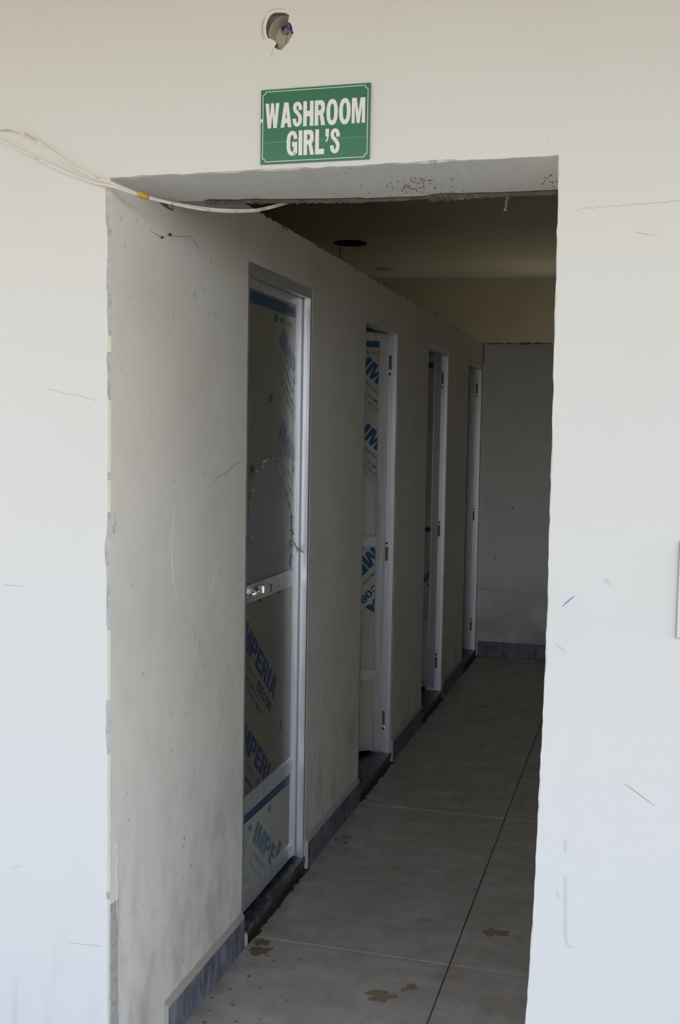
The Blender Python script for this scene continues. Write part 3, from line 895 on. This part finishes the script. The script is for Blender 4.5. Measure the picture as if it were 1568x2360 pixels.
GLYPH.update({
    'P': (0.45, [[rect(0, 0, 0.155, 1)], [[(0.15, 1), (0.27, 1)] + ell(0.27, 0.68, 0.175, 0.32, 80, -90, 14) + [(0.15, 0.36), (0.15, 0.55), (0.23, 0.55), (0.275, 0.60), (0.282, 0.68), (0.27, 0.77), (0.23, 0.81), (0.15, 0.81)]]]),
    'E': (0.39, [[rect(0, 0, 0.155, 1)], [rect(0.15, 0, 0.39, 0.20)], [rect(0.15, 0.41, 0.36, 0.60)], [rect(0.15, 0.80, 0.38, 1)]]),
    'D': (0.46, [[rect(0, 0, 0.155, 1)], [[(0.15, 1), (0.20, 1)] + ell(0.20, 0.5, 0.26, 0.5, 88, -88, 18) + [(0.20, 0), (0.15, 0), (0.15, 0.19), (0.20, 0.19)] + ell(0.20, 0.5, 0.11, 0.31, -88, 88, 14) + [(0.20, 0.81), (0.15, 0.81)]]]),
    'C': (0.45, [[s_] for s_ in segs_of([(0.375, 0.655), (0.345, 0.83), (0.28, 0.915), (0.205, 0.915), (0.12, 0.83), (0.08, 0.66), (0.078, 0.5), (0.08, 0.34), (0.12, 0.17), (0.205, 0.085), (0.28, 0.085), (0.345, 0.17), (0.375, 0.345)], 0.15)]),
})
def glyph_bm(body, width, height, gap=0.05):
    tot = sum(GLYPH[c][0] + gap for c in body) - gap
    k = width / tot
    bm = bmesh.new()
    pen = 0.0
    for c in body:
        for q_, shape in enumerate(GLYPH[c][1]):
            pts = [Vector(((pen + x) * k, y * height, 0.00002 * (q_ % 3))) for lp_ in shape for x, y in lp_]
            vs = [bm.verts.new(p) for p in pts]
            for t in tessellate_polygon([[Vector(((pen + x) * k, y * height, 0)) for x, y in lp_] for lp_ in shape]):
                try:
                    bm.faces.new([vs[i] for i in t])
                except ValueError:
                    pass
        pen += GLYPH[c][0] + gap
    return bm

def lettering(parent, items, rect, mp, m, h):
    """items: (text, width, height, r, z, angle, bold); clipped to rect = (r0, r1, z0, z1)"""
    bm = bmesh.new()
    for body, w, hgt, r, z, ang, bold in items:
        t = glyph_bm(body, w, hgt) if body in ('IMPERIA', 'DECOR') else text_bm(body, w, hgt, bold)
        ca, sa = math.cos(math.radians(ang)), math.sin(math.radians(ang))
        for v in t.verts:
            v.co = Vector((r + v.co.x * ca - v.co.y * sa, z + v.co.x * sa + v.co.y * ca, v.co.z))
        merge_bm(bm, t)
    for co, no in (((rect[0], 0, 0), (-1, 0, 0)), ((rect[1], 0, 0), (1, 0, 0)), ((0, rect[2], 0), (0, -1, 0)), ((0, rect[3], 0), (0, 1, 0))):
        bmesh.ops.bisect_plane(bm, geom=bm.verts[:] + bm.edges[:] + bm.faces[:], plane_co=co, plane_no=no, clear_outer=True)
    if not bm.faces:
        bm.free(); return None
    for v in bm.verts:
        v.co = mp(v.co.x, v.co.y, h + v.co.z)
    return from_bm('lettering', bm, m, parent)

def block(r, z, ang, k=1.0, small=True):
    """one repeat of the printed pattern, baseline start at (r, z)"""
    ca, sa = math.cos(math.radians(ang)), math.sin(math.radians(ang))
    at = lambda u, v: (r + u * ca - v * sa, z + u * sa + v * ca)
    out = []
    def add(body, w, h, u, v, b):
        x, y = at(u, v); out.append((body, w, h, x, y, ang, b))
    add('IMPERIA', 0.450 * k, 0.072 * k, 0, 0, 0.03)
    add('DECOR', 0.180 * k, 0.034 * k, 0.268 * k, -0.052 * k, 0.03)
    if small:
        add('imperiadecor', 0.20 * k, 0.027 * k, 0.03 * k, -0.042 * k, -0.002)
        add('PLASTIC ALUMINIUM PANEL', 0.29 * k, 0.014 * k, 0.02 * k, -0.072 * k, 0.004)
        add('AN ISO CERTIFIED COMPANY', 0.28 * k, 0.014 * k, 0.10 * k, -0.098 * k, 0.004)
    return out

def arrow(r, z, w=0.030, h=0.022):
    return [(r, z - h / 2), (r + w * 0.62, z - h / 2), (r + w * 0.9, z - h * 0.85), (r + w, z), (r + w * 0.9, z + h * 0.85), (r + w * 0.62, z + h / 2), (r, z + h / 2)]

def door(k, theta, mids, label, film, ink, hinge_col=M_HINGE):
    a, b = DOORS[k]
    wl_ = (b - a) - 0.040
    d = empty('door_%d' % (k + 1), (-0.03, b - 0.02, 0))
    tag(d, label, 'door', 'structure')
    O = d.location.copy()
    rt = rel(d)
    # fixed frame: lip towards the passage and a set-back rebate behind it
    for (y0, y1, s) in ((a, a + 0.018, 1), (b - 0.018, b, -1)):
        bm = bmesh.new()
        add_box(bm, (-0.024, y0, 0.048), (-0.0010, y1, DZ), 0.0008, rt)
        ys = (y0, y1 - 0.006) if s == 1 else (y0 + 0.006, y1)
        add_box(bm, (-0.088, ys[0], 0.048), (-0.024, ys[1], DZ), 0.0008, rt)
        from_bm('frame_jamb', bm, M_FRAME, d)
    bm = bmesh.new()
    add_box(bm, (-0.024, a + 0.018, DZ - 0.034), (-0.0010, b - 0.018, DZ), 0.0008, rt)
    add_box(bm, (-0.088, a + 0.012, DZ - 0.018), (-0.024, b - 0.012, DZ), 0.0008, rt)
    from_bm('frame_head', bm, M_FRAME, d)
    # leaf coordinates: r from the free edge towards the hinges, z up, n out of the outer face
    th = math.radians(theta)
    dx, dy = -math.sin(th), -math.cos(th)
    nx, ny = math.cos(th), -math.sin(th)
    piv = Vector((-0.030 if theta == 0 else -0.040, b - 0.020 if theta == 0 else b - 0.016, 0))
    def mp(r, z, n):
        s = wl_ - r
        return Vector((piv.x + dx * s + nx * n, piv.y + dy * s + ny * n, z)) - O
    def lbox(name, r0, r1, z0, z1, n0, n1, m, parent=d, bev=0.0008):
        bm = bmesh.new()
        add_box(bm, (r0, z0, n0), (r1, z1, n1), bev, lambda c: mp(c.x, c.y, c.z))
        return from_bm(name, bm, m, parent)
    lt = LT - (0.0 if theta == 0 else 0.004)
    sw = 0.043
    lbox('stile', 0, sw, LB, lt, -0.032, 0, M_ALU)
    lbox('stile', wl_ - sw, wl_, LB, lt, -0.032, 0, M_ALU)
    zs = [LB, LB + 0.050] + [z for m_ in mids for z in m_] + [lt - 0.036, lt]
    for i in range(0, len(zs), 2):
        lbox('rail', sw, wl_ - sw, zs[i], zs[i + 1], -0.030, -0.0015, M_ALU)
    for i in range(1, len(zs) - 1, 2):       # beads round each panel
        z0, z1 = zs[i], zs[i + 1]
        bm = bmesh.new()
        for q in ((sw, sw + 0.006, z0, z1), (wl_ - sw - 0.006, wl_ - sw, z0, z1), (sw + .006, wl_ - sw - .006, z0, z0 + 0.006), (sw + .006, wl_ - sw - .006, z1 - 0.006, z1)):
            add_box(bm, (q[0], q[2], -0.014), (q[1], q[3], -0.0035), 0.001, lambda c: mp(c.x, c.y, c.z))
        from_bm('glazing_bead', bm, M_ALU, d)
    panels = []
    for i in range(1, len(zs) - 1, 2):
        rect = (sw + 0.003, wl_ - sw - 0.003, zs[i] + 0.003, zs[i + 1] - 0.003)
        pn = lbox('panel', rect[0], rect[1], rect[2], rect[3], -0.013, -0.0095, M_PANEL if k == 0 else M_PANEL_PALE, bev=0)
        panels.append((pn, (rect[0] + .004, rect[1] - .004, rect[2] + .004, rect[3] - .004)))
    hs = ((1.947, 0.066), (1.028, 0.067), (0.222, 0.067))
    for hz, hh in hs:
        if theta:
            bm = bmesh.new()
            add_box(bm, (-0.052, b - 0.0135, hz - hh / 2), (-0.0285, b - 0.0118, hz + hh / 2), 0, rt)
            add_tube(bm, [Vector((-0.033, b - 0.017, hz - hh / 2)) - O, Vector((-0.033, b - 0.017, hz + hh / 2)) - O], 0.0042, 10)
            hg = from_bm('hinge', bm, hinge_col, d)
            kz = hz - hh / 2 - 0.022 if hz > 1.5 else (hz + hh / 2 + 0.018 if (k > 1 or hz > 0.5) else hz - hh / 2 - 0.02)
            bm = bmesh.new()
            add_tube(bm, [Vector((-0.034, b - 0.0118, kz)) - O, Vector((-0.034, b - 0.0165, kz)) - O], 0.0068, 14)
            sc = from_bm('screw_cap', bm, M_STEEL, d)
            tube('cap_hole', [Vector((-0.034, b - 0.0160, kz)) - O, Vector((-0.034, b - 0.0170, kz)) - O], 0.0045, M_DARK, sc, 12)  # dark disc standing in for a shaded hole
    return d, mp, panels, wl_

def film_sheet(pn, rect, mp, m, holes=(), n=-0.0091):
    lp = [(rect[0] - .004, rect[2] - .004), (rect[1] + .004, rect[2] - .004), (rect[1] + .004, rect[3] + .004), (rect[0] - .004, rect[3] + .004)]
    return plate('protective_film', [lp] + [list(h) for h in holes], n - 0.0003, n, mp, m, pn)

# --- door 1: closed, with latch and torn film
d1, mp1, pan1, w1 = door(0, 0, [(0.385, 0.432), (1.068, 1.112)],
    'nearest cubicle door, closed, printed film torn in the middle, steel latch', M_FILM, M_INK)
Y0 = DOORS[0][0] + 0.020
pn, rc = pan1[2]
tear = [(0.992, 1.228), (1.05, 1.266), (0.986, 1.285), (0.978, 1.306), (0.989, 1.33), (1.021, 1.341), (1.024, 1.37), (1.027, 1.392), (1.041, 1.417), (1.044, 1.442), (1.060, 1.455), (1.066, 1.466), (1.08, 1.480), (1.11, 1.484),
        (1.146, 1.483), (1.134, 1.499), (1.138, 1.507), (1.149, 1.511), (1.175, 1.512), (1.205, 1.516), (1.228, 1.5175), (1.246, 1.517), (1.266, 1.514), (1.28, 1.507), (1.298, 1.485), (1.312, 1.471), (1.322, 1.455), (1.334, 1.448), (1.355, 1.425), (1.371, 1.407),
        (1.390, 1.400), (1.408, 1.381), (1.415, 1.366), (1.432, 1.351), (1.440, 1.330), (1.447, 1.313), (1.460, 1.30), (1.457, 1.283), (1.462, 1.25), (1.455, 1.216), (1.460, 1.183), (1.452, 1.159), (1.437, 1.13), (1.40, 1.126), (1.0, 1.126), (0.975, 1.16), (0.985, 1.20)]
tear = [(y - Y0, z) for y, z in tear]
tear = [(min(max(r, rc[0] + 0.001), rc[1] - 0.002), z) for r, z in tear]
film_sheet(pn, rc, mp1, M_FILM, [tear])
bm = bmesh.new()
for i in range(len(tear) - 4):
    (x0, z0), (x1, z1) = tear[i], tear[i + 1]
    for s in range(2):
        t = random.random()
        x, z = x0 + (x1 - x0) * t, z0 + (z1 - z0) * t
        r = random.uniform(0.003, 0.008)
        a_ = random.uniform(0, 6.28)
        tri = [mp1(x + r * math.cos(a_), z + r * math.sin(a_), -0.0088), mp1(x + r * math.cos(a_ + 2), z + r * math.sin(a_ + 2), -0.0060 + random.uniform(0, 0.003)), mp1(x + r * 0.7 * math.cos(a_ + 4), z + r * 0.7 * math.sin(a_ + 4), -0.0075)]
        bm.faces.new([bm.verts.new(c) for c in tri])
o = from_bm('torn_film_edge', bm, M_FLAKE, pn); o['kind'] = 'stuff'
lettering(pn, block(1.291 - Y0, 1.907, -38) + block(1.293 - Y0, 1.594, -38) +
          [('MFG. IN INDIA', 0.13, 0.014, 1.30 - Y0, 1.975, -4, 0.01)], (rc[0], rc[1], 1.52, rc[3]), mp1, M_INK, -0.0086)
lettering(pn, block(1.293 - Y0, 1.594, -38), (1.31 - Y0 + 0.10, rc[1], 1.38, 1.52), mp1, M_INK, -0.0086)
plate('blue_band', [[(rc[0], 2.005), (rc[1], 2.005), (rc[1], 2.042), (rc[0], 2.042)]], -0.0090, -0.0087, mp1, M_INK_BAND, pn)
lettering(pn, [('imperiadecor', 0.16, 0.016, 1.0 - Y0, 2.016, 0, 0.0), ('remove after installation', 0.26, 0.016, 1.19 - Y0, 2.016, 0, 0.0)], (rc[0], rc[1], 2.006, 2.041), mp1, M_INK_PALER, -0.0084)
for (y, z) in ((1.235, 1.982), (1.195, 1.7155), (1.020, 1.4865)):
    plate('arrow_mark', [arrow(y - Y0, z, 0.034, 0.022)], -0.0090, -0.0086, mp1, M_INK_BAND, pn)
# blue smudges of print beside the tear
bm = bmesh.new()
for (y, z, r) in ((1.452, 1.30, .006), (1.458, 1.27, .007), (1.456, 1.24, .006), (1.448, 1.16, .008), (1.445, 1.14, .008), (0.985, 1.15, .010), (1.43, 1.35, .005)):
    fill(bm, [blotch(y - Y0, z, r * 0.7, r * 1.8, 12, 0.5)], -0.0091, -0.0086, mp1)
from_bm('print_smudges', bm, M_INK_BLUE, pn)['kind'] = 'stuff'
tube('film_strand', [mp1(y - Y0, z, n) for y, z, n in ((1.452, 1.225, -0.006), (1.475, 1.20, 0.002), (1.505, 1.185, 0.004), (1.535, 1.165, 0.022))] + [Vector((0.033, 0.035, 1.140))], 0.0018, M_FLAKE, pn, 6)
# middle panel
pn, rc = pan1[1]
film_sheet(pn, rc, mp1, M_FILM)
lettering(pn, block(0.927 - Y0, 0.974, -39) + block(0.927 - Y0, 0.647, -39), rc, mp1, M_INK, -0.0086)
plate('arrow_mark', [[(x + (1.345 - Y0), z + 0.578) for x, z in ((0, -0.018), (0.014, -0.010), (0.024, -0.014), (0.026, 0.012), (0.018, 0.022), (0.014, 0.010), (0, 0.0))]], -0.0090, -0.0086, mp1, M_INK, pn)
for y in (1.11, 1.315):
    plate('arrow_mark', [arrow(y - Y0, 1.0555, 0.026, 0.010)], -0.0090, -0.0086, mp1, M_INK, pn)
# lower panel, faded
pn, rc = pan1[0]
film_sheet(pn, rc, mp1, M_FILM_FADED)
plate('blue_band', [[(rc[0], 0.348), (rc[1], 0.342), (rc[1], 0.374), (rc[0], 0.383)]], -0.0090, -0.0087, mp1, M_INK_BAND, pn)
lettering(pn, [('imperiadecor', 0.15, 0.014, 1.0 - Y0, 0.357, -1, 0.0), ('imperiadecor', 0.15, 0.014, 1.22 - Y0, 0.354, -1, 0.0)], rc, mp1, M_INK_FADED, -0.0084)
lettering(pn, block(1.083 - Y0, 0.262, -39, 1.0), rc, mp1, M_INK_FADED, -0.0086)
for (y, z) in ((1.04, 0.318), (1.235, 0.318)):
    plate('arrow_mark', [arrow(y - Y0, z, 0.03, 0.016)], -0.0090, -0.0086, mp1, M_INK_FADED, pn)
plate('stain', [blotch(1.36 - Y0, 0.145, 0.028, 0.014, j=0.5, rot=0.5)], -0.0089, -0.0084, mp1, M_SPOT, pn)
plate('stain', [blotch(1.29 - Y0, 0.165, 0.018, 0.010, j=0.5, rot=0.5)], -0.0089, -0.0084, mp1, M_SPOT, pn)

# latch of door 1
O1 = d1.location.copy()
def bracket(name, y, z, hole, m=M_SATIN, parent=None):
    # D-shaped plate standing out from the door, pierced for the bolt
    lp = [(-0.031, z - 0.0115), (-0.008, z - 0.0115)] + [(-0.0115 + 0.0115 * math.cos(t), z + 0.0115 * math.sin(t)) for t in [math.radians(q) for q in range(-70, 71, 14)]] + [(-0.008, z + 0.0115), (-0.031, z + 0.0115)]
    hl = [(-0.0125 + hole * math.cos(t), z + hole * math.sin(t)) for t in [2 * math.pi * q / 16 for q in range(16)]]
    return plate(name, [lp, hl], y, y + 0.0025, lambda x_, z_, h: Vector((x_, h, z_)) - O1, m, parent)
ZB = 1.093
lp = [(y_ - Y0, z_) for y_, z_ in ((0.905, ZB - 0.010), (1.125, ZB - 0.010), (1.125, ZB + 0.010), (0.905, ZB + 0.010))]
latch = plate('latch', [lp], 0.0, 0.0016, mp1, M_SATIN, d1)
tag(latch, 'steel bolt latch')
bracket('bracket', 0.925, 1.0925, 0.0052, parent=latch)
bracket('bracket', 0.988, 1.0985, 0.0052, parent=latch)
bracket('staple', 0.916, 1.0345, 0.0066, parent=latch)
tube('bolt_rod', [Vector((-0.0125, 0.908, 1.0925)) - O1, Vector((-0.0125, 1.05, 1.0975)) - O1], 0.0042, M_STEEL, latch, 12)
cy_, cz_ = 1.078, 1.1030
bm = bmesh.new()
outer = [(-0.004 + 0.0225 * math.cos(t), cy_ + 0.036 * math.sin(t)) for t in [2 * math.pi * q / 36 for q in range(36)]]
inner = [(-0.004 + 0.0207 * math.cos(t), cy_ + 0.0342 * math.sin(t)) for t in [2 * math.pi * q / 36 for q in range(36)]]
fill(bm, [outer, inner], cz_ - 0.0105, cz_ + 0.0105, lambda a_, b_, h: Vector((a_, b_, h)) - O1)
from_bm('handle_loop', bm, M_STEEL, latch)

# --- door 2: standing ajar inwards
d2, mp2, pan2, w2 = door(1, 54.6, [(0.421, 0.460), (1.067, 1.109)],
    'second cubicle door, swung inwards, bright blue print on grey film', M_FILM_LT, M_INK_BLUE)
pn, rc = pan2[2]
tear2 = [(0.30, 1.408), (0.44, 1.412), (0.475, 1.405), (0.505, 1.392), (0.522, 1.372), (0.530, 1.352), (0.528, 1.335), (0.536, 1.322), (0.528, 1.305), (0.534, 1.29), (0.541, 1.262), (0.538, 1.235), (0.546, 1.21), (0.544, 1.18), (0.548, 1.15), (0.546, 1.128), (0.535, 1.122), (0.30, 1.120)]
film_sheet(pn, rc, mp2, M_FILM_LT, [[(x - 0.004, z) for x, z in tear2]])
lettering(pn, block(0.450, 1.918, -40) + block(0.452, 1.603, -40) + [('MFG. IN INDIA', 0.15, 0.016, 0.455, 1.982, 0, 0.01)], (rc[0], rc[1], 1.42, rc[3]), mp2, M_INK_BLUE, -0.0086)
lettering(pn, block(0.452, 1.603, -40), (0.515, rc[1], 1.395, 1.42), mp2, M_INK_BLUE, -0.0086)
plate('blue_band', [[(rc[0], 2.018), (rc[1], 2.018), (rc[1], 2.049), (rc[0], 2.049)]], -0.0090, -0.0087, mp2, M_INK_BLUE, pn)
lettering(pn, [('imperiadecor', 0.13, 0.016, 0.435, 2.026, 0, 0.0)], rc, mp2, M_INK_PALE, -0.0084)
pn, rc = pan2[1]
film_sheet(pn, rc, mp2, M_FILM_LT)
lettering(pn, block(0.830, 1.075, 223) + block(0.557, 1.087, 223), rc, mp2, M_INK_BLUE, -0.0086)
pn, rc = pan2[0]
film_sheet(pn, rc, mp2, M_FILM_LT)

# --- door 3 and door 4: open inwards
d3, mp3, pan3, w3 = door(2, 96, [(0.428, 0.468), (1.067, 1.109)],
    'third cubicle door, open inwards, worn film with a scrap of blue print', M_FILM_LT, M_INK_BLUE)
pn, rc = pan3[2]
film_sheet(pn, rc, mp3, M_FILM_LT)
plate('blue_band', [[(rc[0], 2.008), (rc[1], 2.008), (rc[1], 2.042), (rc[0], 2.042)]], -0.0090, -0.0087, mp3, M_INK_BLUE, pn)
lettering(pn, block(0.05, 2.10, -42) + block(0.05, 1.88, -42), (rc[0], rc[1], 1.2, 2.0), mp3, M_INK_FADED, -0.0086)
pn, rc = pan3[1]
film_sheet(pn, rc, mp3, M_FILM_LT)
plate('blue_band', [[(rc[0], 1.02), (rc[1], 1.02), (rc[1], 1.048), (rc[0], 1.048)]], -0.0090, -0.0087, mp3, M_INK_BLUE, pn)
lettering(pn, block(0.868, 1.0, 223), (rc[0], rc[1], rc[2], 1.0), mp3, M_INK_BLUE, -0.0086)
d4, mp4, pan4, w4 = door(3, 92, [(0.44, 0.48), (1.067, 1.109)],
    'farthest cubicle door, open inwards beside the far wall', M_FILM_LT, M_INK_BLUE)
for pn, rc in pan4[1:]:
    film_sheet(pn, rc, mp4, M_FILM_LT)
    lettering(pn, block(0.05, rc[3] - 0.05, -42), rc, mp4, M_INK_BLUE, -0.0086)

# ------------------------------------------------------------------ cables across the doorway
def twin(name, pts, off, label):
    path = smooth_path(pts, 8)
    bm = bmesh.new()
    for s in (0, math.pi):
        q = []
        for i, p in enumerate(path):
            a_ = i * 0.12 + s
            q.append(p + Vector((0.0, 0.0016 * math.cos(a_), 0.0016 * math.sin(a_))))
        add_tube(bm, q, 0.0013, 6)
    o = from_bm(name, bm, M_CABLE, None, True)
    tag(o, label, 'cable', group='cables slung across the doorway corner')
    return o
tail = [(0.0665, 0.03, 2.1238), (0.1074, 0.1, 2.1192), (0.1635, 0.17, 2.1183), (0.2229, 0.24, 2.1269), (0.2705, 0.29, 2.1421), (0.3091, 0.345, 2.1703), (0.322, 0.372, 2.21), (0.33, 0.38, 2.60), (0.33, 0.38, 2.86)]
twin('cable', [(-0.75, -0.006, 2.33), (-0.55, -0.008, 2.305), (-0.40, -0.010, 2.287), (-0.2684, -0.012, 2.2762), (-0.2241, -0.012, 2.2689), (-0.1803, -0.012, 2.2474), (-0.1368, -0.012, 2.2185), (-0.0884, -0.012, 2.1877), (-0.035, -0.012, 2.1597), (0.0105, -0.010, 2.1435)] + tail,
     0, 'twisted white cable making the upper loop at the left end')
twin('cable', [(-0.75, -0.006, 2.40), (-0.55, -0.008, 2.35), (-0.40, -0.010, 2.30), (-0.2685, -0.012, 2.2512), (-0.2023, -0.012, 2.2199), (-0.1369, -0.012, 2.1881), (-0.083, -0.012, 2.1638), (-0.0297, -0.012, 2.1453), (0.0105, -0.010, 2.1370)] +
     [(x + 0.001, y + 0.002, z - 0.0035) for x, y, z in tail],
     0, 'twisted white cable making the lower straighter run at the left end')
tp = [Vector((0.0570, 0.0215, 2.1255)), Vector((0.0600, 0.0245, 2.1248)), Vector((0.0700, 0.0345, 2.1212)), Vector((0.0735, 0.0385, 2.1203))]
tag(tube('tape_band', tp, lambda t: 0.0080 - 0.0026 * t, M_TAPE, None, 10), 'yellow tape band binding the white cables together', 'tape')

# cobweb with two dark specks on the jamb, dried root under the lintel
cb = empty('cobweb', (0.0, 0.29, 2.08))
tag(cb, 'thin cobweb thread with two dark lumps on the upper left jamb', 'cobweb')
tube('thread', [Vector(p) - cb.location for p in ((0.0012, 0.205, 2.079), (0.0015, 0.24, 2.0765), (0.0020, 0.266, 2.0745), (0.0020, 0.312, 2.0888), (0.0016, 0.37, 2.094), (0.0015, 0.44, 2.1075), (0.0012, 0.47, 2.100), (0.0012, 0.50, 2.085))], 0.0006, M_COBWEB, cb, 5)
bm = bmesh.new(); add_blob(bm, Vector((0.004, 0.266, 2.0745)) - cb.location, (0.003, 0.006, 0.0032), 0.15); from_bm('lump', bm, M_DARK, cb, True)
bm = bmesh.new(); add_blob(bm, Vector((0.004, 0.312, 2.0888)) - cb.location, (0.003, 0.0055, 0.0042), 0.15); from_bm('lump', bm, M_DARK, cb, True)
rt_ = tube('dried_root', smooth_path([(0.8400, 0.300, 2.162), (0.8415, 0.302, 2.147), (0.8385, 0.301, 2.135), (0.8380, 0.299, 2.124), (0.8355, 0.300, 2.113)]), lambda t: 0.0030 - 0.0012 * t + 0.0016 * math.sin(t * 23) ** 2 + 0.004 * max(0, t - 0.82) * 4, M_ROOT, None, 7)
tag(rt_, 'small brown dried root dangling from the broken lintel edge', 'root')
rt2 = tube('dried_root', smooth_path([(0.895, 0.302, 2.160), (0.8965, 0.302, 2.150), (0.899, 0.302, 2.144)]), lambda t: 0.0022 - 0.001 * t, M_ROOT, None, 6)
tag(rt2, 'tiny brown root stub at the right of the broken lintel edge', 'root')

# ------------------------------------------------------------------ outside: porch and ground
tag(box('floor_porch', (-4.0, -3.4, -0.16), (5.5, -0.378, -0.012), M_PAVE), 'grey paving in front of the doorway', 'floor', 'structure')
tag(box('ceiling_porch', (-4.0, -3.2, 2.86), (5.5, -0.001, 3.0), M_PORCH), 'warm painted porch ceiling above the viewpoint', 'ceiling', 'structure')
tag(box('ground', (-60, -70, -0.40), (60, 40, -0.17), M_GROUND), 'dry earth yard beyond the porch', 'ground', 'structure')
